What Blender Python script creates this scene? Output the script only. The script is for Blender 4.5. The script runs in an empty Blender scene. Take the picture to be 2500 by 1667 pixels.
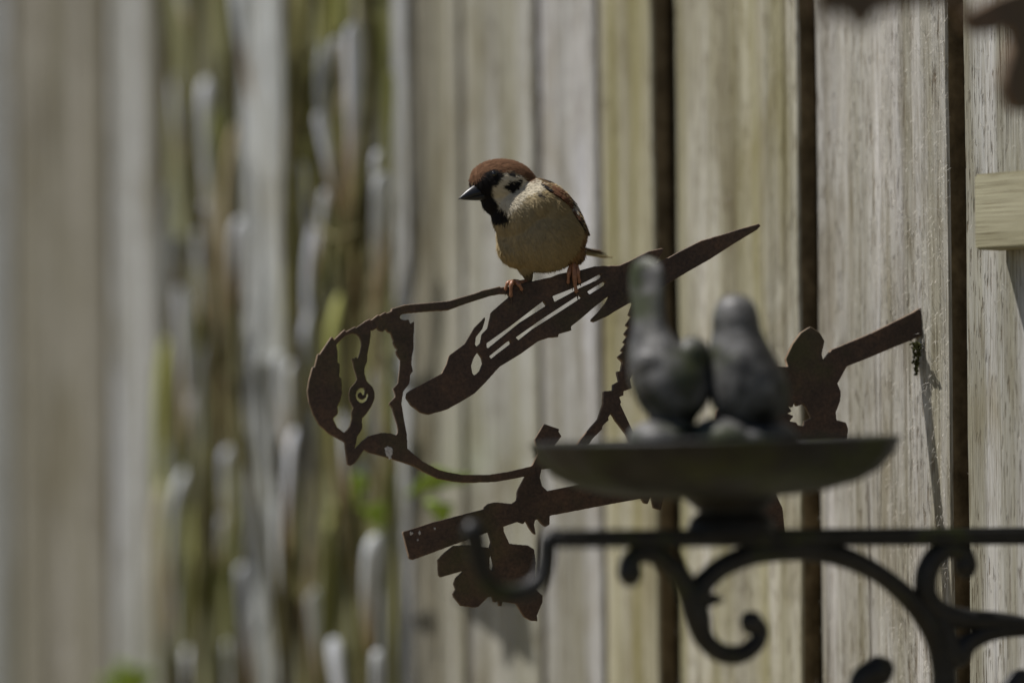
import bpy, bmesh, math, random
import numpy as np
from mathutils import Vector, Matrix
from mathutils.bvhtree import BVHTree

random.seed(7); np.random.seed(7)
rad = math.radians
scene = bpy.context.scene
COL = scene.collection

# ------------------------------------------------------------------ camera
CAM = Vector((0.0, -2.0, 1.35))
LENS = 138.46
ROLL = rad(0.6)
FP = 2500 * LENS / 36.0                      # focal length in photo pixels
AXR = Vector((math.cos(ROLL), 0, -math.sin(ROLL)))
PITCH = rad(1.6)
AXF = Vector((0, math.cos(PITCH), math.sin(PITCH)))
AXU = AXR.cross(AXF).normalized()
cam_d = bpy.data.cameras.new('camera')
cam_d.lens = LENS; cam_d.sensor_width = 36.0
cam_d.clip_start = 0.05; cam_d.clip_end = 500
cam_d.dof.use_dof = True
cam_d.dof.focus_distance = 2.005
cam_d.dof.aperture_fstop = 2.3
cam = bpy.data.objects.new('camera', cam_d)
COL.objects.link(cam)
M = Matrix((AXR, AXU, -AXF)).transposed().to_4x4(); M.translation = CAM
cam.matrix_world = M
scene.camera = cam

# ------------------------------------------------------------------ light
SUN = Vector((-0.43, 0.05, 0.90)).normalized()
elev = math.asin(SUN.z); azim = math.atan2(SUN.x, SUN.y)
world = bpy.data.worlds.new('World'); scene.world = world; world.use_nodes = True
wn = world.node_tree
sky = wn.nodes.new('ShaderNodeTexSky'); sky.sky_type = 'NISHITA'; sky.sun_disc = False
sky.dust_density = 0.6; sky.air_density = 0.8; sky.sun_elevation = elev; sky.sun_rotation = azim
wn.links.new(sky.outputs[0], wn.nodes['Background'].inputs[0])
wn.nodes['Background'].inputs[1].default_value = 0.05
sun_d = bpy.data.lights.new('sun', 'SUN'); sun_d.energy = 5.0; sun_d.angle = rad(0.53)
sun_d.color = (1.0, 0.965, 0.925)
sun = bpy.data.objects.new('sun', sun_d); COL.objects.link(sun)
sun.rotation_euler = SUN.to_track_quat('Z', 'Y').to_euler()
sun.location = (-2, 0, 4)
vs = scene.view_settings
vs.view_transform = 'Standard'; vs.look = 'None'; vs.exposure = 0.52; vs.gamma = 1.0
vs.use_curve_mapping = False
scene.cycles.use_denoising = True
scene.cycles.max_bounces = 6
scene.cycles.sample_clamp_indirect = 4.0

# ------------------------------------------------------------------ helpers
def P(px, py, y=0.0):
    """the point at world depth y seen at a photo pixel (2500 x 1667)"""
    d = AXF * FP + AXR * (px - 1250) + AXU * (833.5 - py)
    return CAM + d * ((y - CAM.y) / d.y)

def ray_plane(px, py, o, n):
    d = AXF * FP + AXR * (px - 1250) + AXU * (833.5 - py)
    return CAM + d * ((o - CAM).dot(n) / d.dot(n))

K = 2.0 / FP                                  # metres for one photo pixel at 2 m

def tag(o, label=None, cat=None, group=None, kind=None):
    if label: o['label'] = label
    if cat: o['category'] = cat
    if group: o['group'] = group
    if kind: o['kind'] = kind
    return o

def empty(name, loc=(0, 0, 0), rz=0.0):
    o = bpy.data.objects.new(name, None); COL.objects.link(o)
    o.empty_display_size = 0.02
    o.location = loc; o.rotation_euler = (0, 0, rz)
    bpy.context.view_layer.update()
    return o

def link(name, me, m=None, parent=None, smooth=False, keep_world=True):
    o = bpy.data.objects.new(name, me); COL.objects.link(o)
    if m: 
        me.materials.clear(); me.materials.append(m)
    if smooth:
        me.polygons.foreach_set('use_smooth', [True] * len(me.polygons))
    if parent:
        o.parent = parent
        if keep_world:
            o.matrix_parent_inverse = parent.matrix_world.inverted()
    return o

def mesh(name, verts, faces):
    me = bpy.data.meshes.new(name); me.from_pydata([tuple(v) for v in verts], [], faces); me.update()
    return me

def catmull(pts, n=8, closed=False):
    out = []; N = len(pts)
    pts = [np.array(p, float) for p in pts]
    rng = range(N) if closed else range(N - 1)
    for i in rng:
        p0 = pts[(i - 1) % N] if closed or i > 0 else 2 * pts[0] - pts[1]
        p1 = pts[i]; p2 = pts[(i + 1) % N]
        p3 = pts[(i + 2) % N] if closed or i + 2 < N else 2 * pts[-1] - pts[-2]
        for k in range(n):
            t = k / n
            out.append(0.5 * ((2 * p1) + (-p0 + p2) * t + (2 * p0 - 5 * p1 + 4 * p2 - p3) * t * t + (-p0 + 3 * p1 - 3 * p2 + p3) * t ** 3))
    if not closed: out.append(pts[-1])
    return out

def tube_mesh(pts, radii, nseg=10, flat=1.0, flat_dir=None):
    """swept round tube with rounded ends; flat scales it along flat_dir"""
    pts = [Vector(p) for p in pts]; V = []; Fc = []
    n = len(pts)
    ref = Vector(flat_dir) if flat_dir is not None else Vector((0.13, 0.97, 0.2))
    rings = []
    t0 = (pts[1] - pts[0]).normalized(); t1 = (pts[-1] - pts[-2]).normalized()
    seq = []
    for f, s in ((0.86, .45), (.5, .82)): seq.append((pts[0] - t0 * radii[0] * f, radii[0] * s * .9, t0))
    for i in range(n):
        t = (pts[min(i + 1, n - 1)] - pts[max(i - 1, 0)]).normalized()
        seq.append((pts[i], radii[i], t))
    for f, s in ((.5, .82), (.86, .45)): seq.append((pts[-1] + t1 * radii[-1] * f, radii[-1] * s * .9, t1))
    for (c, r, t) in seq:
        a = t.cross(ref)
        if a.length < 1e-5: a = t.orthogonal()
        a.normalize(); b = a.cross(t).normalized()
        base = len(V)
        for k in range(nseg):
            an = 2 * math.pi * k / nseg
            V.append(c + a * (r * math.cos(an)) + b * (r * flat * math.sin(an)))
        rings.append(base)
    for i in range(len(rings) - 1):
        for k in range(nseg):
            k2 = (k + 1) % nseg
            Fc.append((rings[i] + k, rings[i] + k2, rings[i + 1] + k2, rings[i + 1] + k))
    Fc.append(tuple(reversed(range(rings[0], rings[0] + nseg))))
    Fc.append(tuple(range(rings[-1], rings[-1] + nseg)))
    return V, Fc

def add_mesh(bm, V, Fc):
    vs_ = [bm.verts.new(v) for v in V]
    for f in Fc:
        try: bm.faces.new([vs_[i] for i in f])
        except ValueError: pass

def bm_obj(name, bm, m, parent=None, smooth=False):
    me = bpy.data.meshes.new(name)
    bmesh.ops.recalc_face_normals(bm, faces=bm.faces)
    bm.to_mesh(me); bm.free()
    return link(name, me, m, parent, smooth)

def blob(ells, voxel, smooth=12, factor=0.5):
    """one continuous skin over ellipsoids (centre, three axis vectors); returns a mesh in world space"""
    bm = bmesh.new()
    for c, ax in ells:
        r = bmesh.ops.create_icosphere(bm, subdivisions=4, radius=1.0)
        T = Matrix((ax[0], ax[1], ax[2])).transposed().to_4x4(); T.translation = c
        bmesh.ops.transform(bm, matrix=T, verts=r['verts'])
    me = bpy.data.meshes.new('tmp'); bm.to_mesh(me); bm.free()
    o = bpy.data.objects.new('tmp', me); COL.objects.link(o)
    md = o.modifiers.new('r', 'REMESH'); md.mode = 'VOXEL'; md.voxel_size = voxel
    ms = o.modifiers.new('s', 'SMOOTH'); ms.factor = factor; ms.iterations = smooth
    dg = bpy.context.evaluated_depsgraph_get()
    out = bpy.data.meshes.new_from_object(o.evaluated_get(dg))
    bpy.data.objects.remove(o); bpy.data.meshes.remove(me)
    return out

# ------------------------------------------------------------------ materials
class NT:
    def __init__(s, name):
        s.m = bpy.data.materials.new(name); s.m.use_nodes = True
        s.t = s.m.node_tree; s.b = s.t.nodes['Principled BSDF']
        s.tc = s.t.nodes.new('ShaderNodeTexCoord')
    def n(s, typ, **kw):
        x = s.t.nodes.new('ShaderNode' + typ)
        for k, v in kw.items(): setattr(x, k, v)
        return x
    def l(s, a, b): s.t.links.new(a, b)
    def put(s, sock, v):
        if isinstance(v, (int, float, tuple, list)): sock.default_value = v
        else: s.l(v, sock)
    def mapping(s, scale, coord='Object', off=None):
        mp = s.n('Mapping'); s.l(s.tc.outputs[coord], mp.inputs[0]); mp.inputs['Scale'].default_value = scale
        if off is not None: s.put(mp.inputs['Location'], off)
        return mp.outputs[0]
    def noise(s, vec, scale=1.0, detail=4.0, rough=0.55, dist=0.0):
        x = s.n('TexNoise'); s.l(vec, x.inputs['Vector']); x.inputs['Scale'].default_value = scale
        x.inputs['Detail'].default_value = detail; x.inputs['Roughness'].default_value = rough; x.inputs['Distortion'].default_value = dist
        return x.outputs[0]
    def ramp(s, fac, stops, interp='LINEAR'):
        r = s.n('ValToRGB'); r.color_ramp.interpolation = interp; s.l(fac, r.inputs[0])
        e = r.color_ramp.elements
        while len(e) < len(stops): e.new(0.5)
        for el, (p, c) in zip(e, stops):
            el.position = p; el.color = (*c, 1) if len(c) == 3 else c
        return r.outputs[0]
    def mix(s, fac, a, b, mode='MIX'):
        x = s.n('Mix', data_type='RGBA', blend_type=mode)
        s.put(x.inputs[0], fac); 
        for sk, v in ((x.inputs[6], a), (x.inputs[7], b)):
            if isinstance(v, tuple) and len(v) == 3: v = (*v, 1)
            s.put(sk, v)
        return x.outputs[2]
    def math(s, op, a, b=None, clamp=False):
        x = s.n('Math', operation=op, use_clamp=clamp); s.put(x.inputs[0], a)
        if b is not None: s.put(x.inputs[1], b)
        return x.outputs[0]
    def bump(s, h, dist=0.001, strength=1.0):
        x = s.n('Bump'); x.inputs['Strength'].default_value = strength; x.inputs['Distance'].default_value = dist
        s.l(h, x.inputs['Height']); s.l(x.outputs[0], s.b.inputs['Normal'])
    def fin(s, col=None, rough=0.7, spec=0.3, metal=0.0):
        if col is not None: s.put(s.b.inputs['Base Color'], col if not isinstance(col, tuple) or len(col) == 4 else (*col, 1))
        s.put(s.b.inputs['Roughness'], rough); s.b.inputs['Specular IOR Level'].default_value = spec; s.b.inputs['Metallic'].default_value = metal
        return s.m

def wood_mat(name='weathered_wood', horizontal=False, fresh=False):
    s = NT(name)
    oi = s.n('ObjectInfo')
    rv = s.n('CombineXYZ'); 
    r1 = s.math('MULTIPLY', oi.outputs['Random'], 37.0); r2 = s.math('MULTIPLY', oi.outputs['Random'], 91.0)
    s.l(r1, rv.inputs[0]); s.l(r2, rv.inputs[2])
    def mp(x, z, y=30.0):
        sc = (z, y, x) if horizontal else (x, y, z)
        return s.mapping(sc, 'Object', rv.outputs[0])
    broad = s.noise(mp(38, 1.5), 1.0, 4.0, 0.55, 0.5)
    streak = s.noise(mp(150, 2.2), 1.0, 4.0, 0.6, 0.4)
    grain = s.noise(mp(1150, 26, 200), 1.0, 3.0, 0.6, 0.2)
    fleck = s.noise(mp(820, 75, 200), 1.0, 2.0, 0.5)
    if fresh:
        col = s.ramp(broad, [(0.3, (0.24, 0.225, 0.145)), (0.7, (0.34, 0.325, 0.235))])
    else:
        col = s.ramp(broad, [(0.22, (0.145, 0.132, 0.085)), (0.38, (0.275, 0.268, 0.215)), (0.50, (0.355, 0.355, 0.335)), (0.60, (0.47, 0.468, 0.45)), (0.72, (0.45, 0.46, 0.49))])
    col = s.mix(1.0, col, s.ramp(streak, [(0.25, (0.52, 0.48, 0.40)), (0.45, (0.92, 0.91, 0.89)), (0.72, (1.15, 1.15, 1.16))]), 'MULTIPLY')
    col = s.mix(1.0, col, s.ramp(grain, [(0.30, (0.42, 0.37, 0.30)), (0.47, (0.95, 0.94, 0.93)), (0.75, (1.2, 1.2, 1.2))]), 'MULTIPLY')
    if not fresh:
        pits = s.ramp(fleck, [(0.33, (1, 1, 1)), (0.41, (0, 0, 0))])
        pm = s.ramp(s.noise(mp(60, 5), 1.0, 2.0), [(0.38, (0, 0, 0)), (0.55, (1, 1, 1))])
        col = s.mix(s.math('MULTIPLY', pits, s.math('MULTIPLY', pm, 0.6)), col, (0.10, 0.065, 0.03))
        blot = s.noise(mp(30, 9.0), 1.0, 4.0, 0.6, 0.6)
        col = s.mix(1.0, col, s.ramp(blot, [(0.30, (0.66, 0.62, 0.52)), (0.48, (0.97, 0.97, 0.95)), (0.7, (1.1, 1.1, 1.1))]), 'MULTIPLY')
        cn = s.noise(mp(70, 0.5), 1.0, 2.5, 0.5, 0.15)
        crack = s.ramp(s.math('ABSOLUTE', s.math('SUBTRACT', cn, 0.47)), [(0.0, (1, 1, 1)), (0.0065, (0, 0, 0))])
        crack = s.math('MULTIPLY', crack, s.ramp(s.noise(mp(14, 3.0), 1.0, 2.0), [(0.46, (0, 0, 0)), (0.56, (1, 1, 1))]))
        col = s.mix(s.math('MULTIPLY', crack, 0.8), col, (0.06, 0.042, 0.025))
        alg = s.ramp(s.noise(mp(46, 1.6), 1.0, 3.0, 0.6), [(0.42, (0, 0, 0)), (0.64, (1, 1, 1))])
        af = s.math('MULTIPLY', alg, oi.outputs['Alpha'], True)
        col = s.mix(af, col, (0.205, 0.19, 0.075))
    col = s.mix(1.0, col, oi.outputs['Color'], 'MULTIPLY')
    h = s.math('ADD', s.math('MULTIPLY', grain, 0.55), s.math('MULTIPLY', streak, 0.5))
    if not fresh: h = s.math('SUBTRACT', h, s.math('ADD', s.math('MULTIPLY', s.math('MULTIPLY', pits, pm), 0.5), s.math('MULTIPLY', crack, 0.9)))
    s.bump(h, 0.0011 if not fresh else 0.0003, 0.9)
    return s.fin(col, 0.75, 0.18)

def rust_mat():
    s = NT('rusted_steel')
    a = s.noise(s.mapping((60, 60, 60)), 1.0, 5.0, 0.65)
    b = s.noise(s.mapping((700, 700, 700)), 1.0, 4.0, 0.6)
    col = s.ramp(a, [(0.3, (0.038, 0.024, 0.016)), (0.5, (0.062, 0.038, 0.025)), (0.72, (0.10, 0.056, 0.032))])
    col = s.mix(1.0, col, s.ramp(b, [(0.3, (0.6, 0.6, 0.6)), (0.7, (1.3, 1.25, 1.2))]), 'MULTIPLY')
    g = s.ramp(s.noise(s.mapping((28, 28, 28), off=(3, 1, 7)), 1.0, 4.0, 0.6), [(0.50, (0, 0, 0)), (0.72, (1, 1, 1))])
    col = s.mix(s.math('MULTIPLY', g, 0.5), col, (0.065, 0.066, 0.016))
    s.bump(b, 0.0003, 0.8)
    return s.fin(col, 0.62, 0.35)

def iron_mat(name='cast_iron', lum=1.0, moss=0.53):
    s = NT(name)
    a = s.noise(s.mapping((70, 70, 70)), 1.0, 5.0, 0.65)
    col = s.ramp(a, [(0.36, (0.006, 0.0058, 0.005)), (0.55, (0.013 * lum, 0.0127 * lum, 0.012 * lum)), (0.72, (0.025 * lum, 0.0245 * lum, 0.0245 * lum))])
    geo = s.n('NewGeometry')
    g = s.ramp(s.noise(s.mapping((34, 34, 34), off=(5, 2, 1)), 1.0, 4.0, 0.6), [(moss, (0, 0, 0)), (moss + .13, (1, 1, 1))])
    col = s.mix(s.math('MULTIPLY', g, 0.85), col, (0.022, 0.028, 0.004))
    f = s.noise(s.mapping((600, 600, 600)), 1.0, 3.0)
    s.bump(f, 0.0004, 0.7)
    return s.fin(col, 0.5, 0.3)

def vcol_mat(name, rough=0.85, spec=0.12):
    s = NT(name)
    at = s.n('Attribute', attribute_name='Col')
    return s.fin(at.outputs['Color'], rough, spec)

def plain_mat(name, c, rough=0.6, spec=0.3, var=0.25, scale=200):
    s = NT(name)
    nz = s.noise(s.mapping((scale,) * 3), 1.0, 4.0)
    col = s.ramp(nz, [(0.3, tuple(x * (1 - var) for x in c)), (0.7, tuple(x * (1 + var) for x in c))])
    return s.fin(col, rough, spec)

WOOD = wood_mat(); EDGE = plain_mat('shaded_sawn_edge', (0.165, 0.132, 0.082), .85, .1, .45, 90); FRESH = wood_mat('treated_timber', True, True)
RUST = rust_mat(); RUST_EDGE = plain_mat('rust_edge', (.13, .090, .058), .8, .2, .45, 120); IRON = iron_mat(); GREY = iron_mat('mottled_grey_iron', 6.4, .50); MOSSY = iron_mat('mossy_iron', 1.0, .46)  # the grey iron of figures and mounds is lighter and mottled

def set_col(me, cols):
    a = me.color_attributes.new('Col', 'FLOAT_COLOR', 'POINT')
    c = np.ones((len(me.vertices), 4), np.float32); c[:, :3] = cols
    a.data.foreach_set('color', c.ravel())

# ------------------------------------------------------------------ ground
s = NT('dry_ground')
gn = s.noise(s.mapping((3, 3, 3)), 1.0, 5.0)
s.fin(s.ramp(gn, [(0.3, (0.13, 0.105, 0.06)), (0.7, (0.20, 0.165, 0.10))]), 0.9, 0.1)
gm = mesh('ground', [(-60, -60, 0), (60, -60, 0), (60, 60, 0), (-60, 60, 0)], [(0, 1, 2, 3)])
tag(link('ground', gm, s.m), kind='structure')

# ------------------------------------------------------------------ fence
FA = rad(52)
FE = Vector((math.cos(FA), -math.sin(FA), 0))      # along the fence, to the right and nearer
FN = Vector((-math.sin(FA), -math.cos(FA), 0))     # out of the fence, towards the garden
FO = P(2243, 833.5, 0.03)
fence = empty('fence', (FO.x, FO.y, 0), -FA)
tag(fence, 'tall weathered grey fence of upright rough-sawn boards behind the bird', 'fence')

def fence_u(px, off=0.0, py=833.5):
    q = ray_plane(px, py, FO + FN * off, FN)
    return (q - FO).dot(FE)
def on_fence(px, py, off=0.0):
    return ray_plane(px, py, FO + FN * off, FN)

def board_mesh(w, h, T, z0=0.06, wob=0.0012, seed=0):
    rr = random.Random(seed); n = 30; V = []; Fc = []
    ph = [rr.uniform(0, 6.28) for _ in range(6)]
    bz = min(0.0012, w * 0.2)
    for i in range(n + 1):
        z = z0 + (h - z0) * i / n
        wl = wob * (math.sin(z * 9 + ph[0]) * .6 + math.sin(z * 31 + ph[1]) * .35 + rr.uniform(-.25, .25))
        wr = wob * (math.sin(z * 8 + ph[2]) * .6 + math.sin(z * 27 + ph[3]) * .35 + rr.uniform(-.25, .25))
        cup = 0.0012 * math.sin(z * 2.1 + ph[4])
        xl, xr = -w / 2 + wl, w / 2 + wr
        for (x, y) in ((xl + bz, cup), (xr - bz, cup), (xr, bz + cup), (xr, T + cup), (xl, T + cup), (xl, bz + cup)):
            V.append((x, y, z))
    for i in range(n):
        for k in range(6):
            a = i * 6 + k; b = i * 6 + (k + 1) % 6
            Fc.append((a, b, b + 6, a + 6))
    Fc.append(tuple(reversed(range(6)))); Fc.append(tuple(range(n * 6, n * 6 + 6)))
    me = mesh('board', V, Fc)
    return me
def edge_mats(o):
    me = o.data; me.materials.append(EDGE)  # brown sides, coloured darker so the gaps between boards look shaded
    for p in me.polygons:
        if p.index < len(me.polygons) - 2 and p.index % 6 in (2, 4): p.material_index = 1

# (left px, right px at mid height, out-of-plane offset mm, tint, algae)
BOARDS = [
    (2764, 3250, 0, (1.0, .98, .95), .2),
    (2358, 2720, 0, (1.00, 1.0, 1.02), .15),
    (1987, 2312, -2, (1.03, 1.01, 1.02), .2),
    (1645, 1944, -2, (1.08, 1.05, .96), .7),
    (1472, 1602, 0, (1.0, .96, .80), .95),
    (1324, 1465, 1, (1.00, 1.0, 1.04), .1),
    (1138, 1311, 0, (.95, .95, .94), .45),
    (1068, 1130, 1, (.92, .91, .88), .5),
    (1003, 1064, -1, (.56, .54, .48), .3),
    (966, 1000, 0, (1.08, 1.13, 1.24), .0),
    (862, 958, -1, (.84, .86, .58), 1.0),
    (716, 852, -1, (.78, .80, .54), 1.0),
    (598, 704, 1, (1.06, 1.13, 1.22), .05),
    (412, 584, -1, (.80, .84, .60), 1.0),
    (280, 400, 1, (.88, .91, .96), .15),
    (38, 262, 0, (.63, .61, .57), .35),
    (-190, 33, 0, (.66, .69, .74), .2),
    (-430, -202, 0, (.70, .70, .70), .2), (-690, -442, 0, (.7, .7, .7), .3), (-960, -704, 0, (.7, .7, .7), .3),
]
FH = 1.83
for i, (a, b, off, tint, alg) in enumerate(BOARDS):
    ua, ub = fence_u(a), fence_u(b)
    me = board_mesh(ub - ua, FH + random.uniform(-.006, .006), 0.0125, seed=i)
    o = link('board', me, WOOD, fence, keep_world=False)
    o.location = ((ua + ub) / 2, -off * 0.001, 0)
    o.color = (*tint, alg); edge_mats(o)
u_min, u_max = fence_u(-960), fence_u(3250)
u = u_max + 0.012
for i in range(8):                                     # on to the right, outside the frame
    me = board_mesh(0.125, FH, 0.0125, seed=100 + i)
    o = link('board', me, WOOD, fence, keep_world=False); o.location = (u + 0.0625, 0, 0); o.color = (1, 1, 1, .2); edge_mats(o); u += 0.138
u_right = u
u = u_min - 0.012
for i in range(8):
    me = board_mesh(0.125, FH, 0.0125, seed=120 + i)
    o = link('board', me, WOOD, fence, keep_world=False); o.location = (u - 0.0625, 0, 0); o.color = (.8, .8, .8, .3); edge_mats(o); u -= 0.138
u_left = u
# rails and the rear boards that close the gaps
def box_mesh(x0, x1, y0, y1, z0, z1, bev=0.002):
    bm = bmesh.new(); bmesh.ops.create_cube(bm, size=1)
    bmesh.ops.scale(bm, vec=(x1 - x0, y1 - y0, z1 - z0), verts=bm.verts)
    bmesh.ops.translate(bm, vec=((x0 + x1) / 2, (y0 + y1) / 2, (z0 + z1) / 2), verts=bm.verts)
    if bev: bmesh.ops.bevel(bm, geom=bm.edges[:], offset=bev, segments=2, affect='EDGES')
    me = bpy.data.meshes.new('box'); bm.to_mesh(me); bm.free(); return me
for z in (0.35, 0.95, 1.68):
    o = link('rail', box_mesh(u_left, u_right, 0.0135, 0.0525, z - .035, z + .035), WOOD, fence, keep_world=False); o.color = (.8, .75, .65, .3)
w = 0.0
u = u_left; i = 0
while u < u_right:
    me = board_mesh(0.145, FH - 0.01, 0.0125, seed=200 + i)
    o = link('rear_board', me, WOOD, fence, keep_world=False); o.location = (u + 0.0725, 0.054, 0); o.color = (.30, .24, .17, .3)  # tinted dark to deepen the shade seen in the gaps
    u += 0.1455; i += 1
for u in (u_left + .1, (u_left + u_right) / 2, u_right - .1):
    o = link('post', box_mesh(u - .05, u + .05, 0.070, 0.17, -0.2, FH + .05), WOOD, fence, keep_world=False); o.color = (.8, .75, .65, .3)

# splinters of raised grain on the sharp boards
V = []; Fc = []
rr = random.Random(5)
ranges = [(1648, 1940, 160), (1992, 2236, 900), (2244, 2310, 600), (2360, 2500, 200), (1480, 1600, 60)]
for (a, b, cnt) in ranges:
    for k in range(cnt):
        px = rr.uniform(a, b); py = rr.uniform(-30, 1700)
        if a == 1992 and rr.random() < .45: px = rr.uniform(2130, 2236)
        base = on_fence(px, py, 0.0016)
        L = rr.choice([.0015, .002, .003, .003, .0045]) * rr.uniform(.6, 1.5)
        an = rr.gauss(0, .75) if rr.random() < .7 else rr.uniform(-1.5, 1.5)
        d = (Vector((0, 0, 1)) * math.cos(an) * rr.choice((-1, 1)) + FE * math.sin(an)).normalized()
        curl = rr.uniform(-.7, .7); wd = rr.uniform(.00004, .00009)
        side = d.cross(FN).normalized(); p = base - d * L * .5; st = len(V)
        for q in range(5):
            t = q / 4
            pt = p + d * (L * t) + side * (curl * L * t * t) + FN * (math.sin(t * 3.14) * L * .3 - .0022)
            V += [pt - side * wd, pt + side * wd]
        for q in range(4):
            Fc.append((st + 2 * q, st + 2 * q + 1, st + 2 * q + 3, st + 2 * q + 2))
FIB = plain_mat('wood_fibre', (0.46, 0.43, 0.37), 0.7, .2, .2)
o = link('splinter', mesh('splinters', V, Fc), FIB, fence); tag(o, kind='stuff')

# ------------------------------------------------------------------ flat cut-out plates
def fill(mask, poly, val, ox, oy, res):
    pts = (np.array(poly, float) - (ox, oy)) * res
    H, W = mask.shape
    y0 = max(int(math.floor(pts[:, 1].min())), 0); y1 = min(int(math.ceil(pts[:, 1].max())) + 1, H)
    x0 = pts; x1 = np.roll(pts, -1, axis=0)
    for yy in range(y0, y1):
        yc = yy + 0.5
        c = ((x0[:, 1] <= yc) & (x1[:, 1] > yc)) | ((x1[:, 1] <= yc) & (x0[:, 1] > yc))
        if not c.any(): continue
        a = x0[c]; b = x1[c]
        xs = np.sort(a[:, 0] + (yc - a[:, 1]) / (b[:, 1] - a[:, 1]) * (b[:, 0] - a[:, 0]))
        for k in range(0, len(xs) - 1, 2):
            i0 = max(int(round(xs[k])), 0); i1 = min(int(round(xs[k + 1])), W)
            mask[yy, i0:i1] = val

def contours(mask):
    f = mask.astype(float)
    for ax in (0, 1):
        f = (np.roll(f, 1, ax) + f * 2 + np.roll(f, -1, ax)) / 4
    f[0, :] = f[-1, :] = f[:, 0] = f[:, -1] = 0
    f += 1e-6
    ins = f > 0.5
    code = ins[:-1, :-1] * 1 + ins[:-1, 1:] * 2 + ins[1:, 1:] * 4 + ins[1:, :-1] * 8
    ys, xs = np.nonzero((code > 0) & (code < 15))
    nxt = {}
    tab = {1: [(3, 0)], 2: [(0, 1)], 3: [(3, 1)], 4: [(1, 2)], 5: [(3, 0), (1, 2)], 6: [(0, 2)], 7: [(3, 2)], 8: [(2, 3)],
           9: [(2, 0)], 10: [(0, 1), (2, 3)], 11: [(2, 1)], 12: [(1, 3)], 13: [(1, 0)], 14: [(0, 3)]}
    def key(x, y, e):
        return ((x, y, 0), (x + 1, y, 1), (x, y + 1, 0), (x, y, 1))[e]
    for y, x in zip(ys.tolist(), xs.tolist()):
        for a, b in tab[int(code[y, x])]:
            nxt[key(x, y, a)] = key(x, y, b)
    loops = []
    def pos(k):
        x, y, d = k
        if d == 0: a, b = f[y, x], f[y, x + 1]; t = (0.5 - a) / (b - a); return (x + t, y)
        a, b = f[y, x], f[y + 1, x]; t = (0.5 - a) / (b - a); return (x, y + t)
    while nxt:
        k0 = next(iter(nxt)); k = k0; lp = []
        while k in nxt:
            lp.append(pos(k)); k = nxt.pop(k)
        if len(lp) > 12: loops.append(np.array(lp))
    return loops

def simplify(p, eps):
    def dp(a, b):
        keep = []
        st = [(a, b)]
        while st:
            i, j = st.pop()
            if j <= i + 1: continue
            q = p[i + 1:j]; d = p[j % len(p)] - p[i]; L = np.hypot(*d)
            dist = np.hypot(*(q - p[i]).T) if L < 1e-9 else np.abs(d[0] * (q[:, 1] - p[i][1]) - d[1] * (q[:, 0] - p[i][0])) / L
            m_ = int(dist.argmax())
            if dist[m_] > eps:
                keep.append(i + 1 + m_); st += [(i, i + 1 + m_), (i + 1 + m_, j)]
        return keep
    n = len(p); h = n // 2
    idx = sorted([0, h] + dp(0, h) + dp(h, n))
    return p[[i % n for i in idx]]

def plate(name, adds, subs, box, origin, ax, up, half, bevel, m, parent, res=1.0, eps=0.4):
    """steel sheet cut to shape; adds/subs are outlines, ax/up span the sheet"""
    nrm = ax.cross(up).normalized()
    x0, y0, x1, y1 = box
    mask = np.zeros((int((y1 - y0) * res), int((x1 - x0) * res)), bool)
    for q in adds: fill(mask, q, True, x0, y0, res)
    for q in subs: fill(mask, q, False, x0, y0, res)
    cu = bpy.data.curves.new(name, 'CURVE'); cu.dimensions = '2D'; cu.fill_mode = 'BOTH'
    cu.extrude = half - bevel; cu.bevel_depth = bevel; cu.bevel_resolution = 1; cu.offset = -bevel
    for lp in contours(mask):
        lp = simplify(lp, eps)
        if len(lp) < 4: continue
        sp = cu.splines.new('POLY'); sp.points.add(len(lp) - 1); sp.use_cyclic_u = True
        for i, (x, y) in enumerate(lp):
            w_ = ray_plane((x + .5) / res + x0, (y + .5) / res + y0, origin, nrm) - origin
            sp.points[i].co = (w_.dot(ax), w_.dot(up), 0, 1)
    o = bpy.data.objects.new('tmp', cu); COL.objects.link(o)
    dg = bpy.context.evaluated_depsgraph_get()
    me = bpy.data.meshes.new_from_object(o.evaluated_get(dg))
    bpy.data.objects.remove(o)
    T = Matrix((ax, up, nrm)).transposed().to_4x4(); T.translation = origin
    me.transform(T)
    o = link(name, me, m, parent); me.materials.append(RUST_EDGE)
    for p in me.polygons: p.material_index = 1 if abs(p.normal.dot(nrm)) < .75 else 0
    return o

def T2(p): return [(700 + x / 3.266, 700 + y / 3.266) for x, y in p]
def T3(p): return [(960 + x / 2.502, 540 + y / 2.502) for x, y in p]
def T4(p): return [(950 + x / 2.851, 1000 + y / 2.851) for x, y in p]
def T5(p): return [(1300 + x / 2.4126, 700 + y / 2.4126) for x, y in p]

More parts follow.
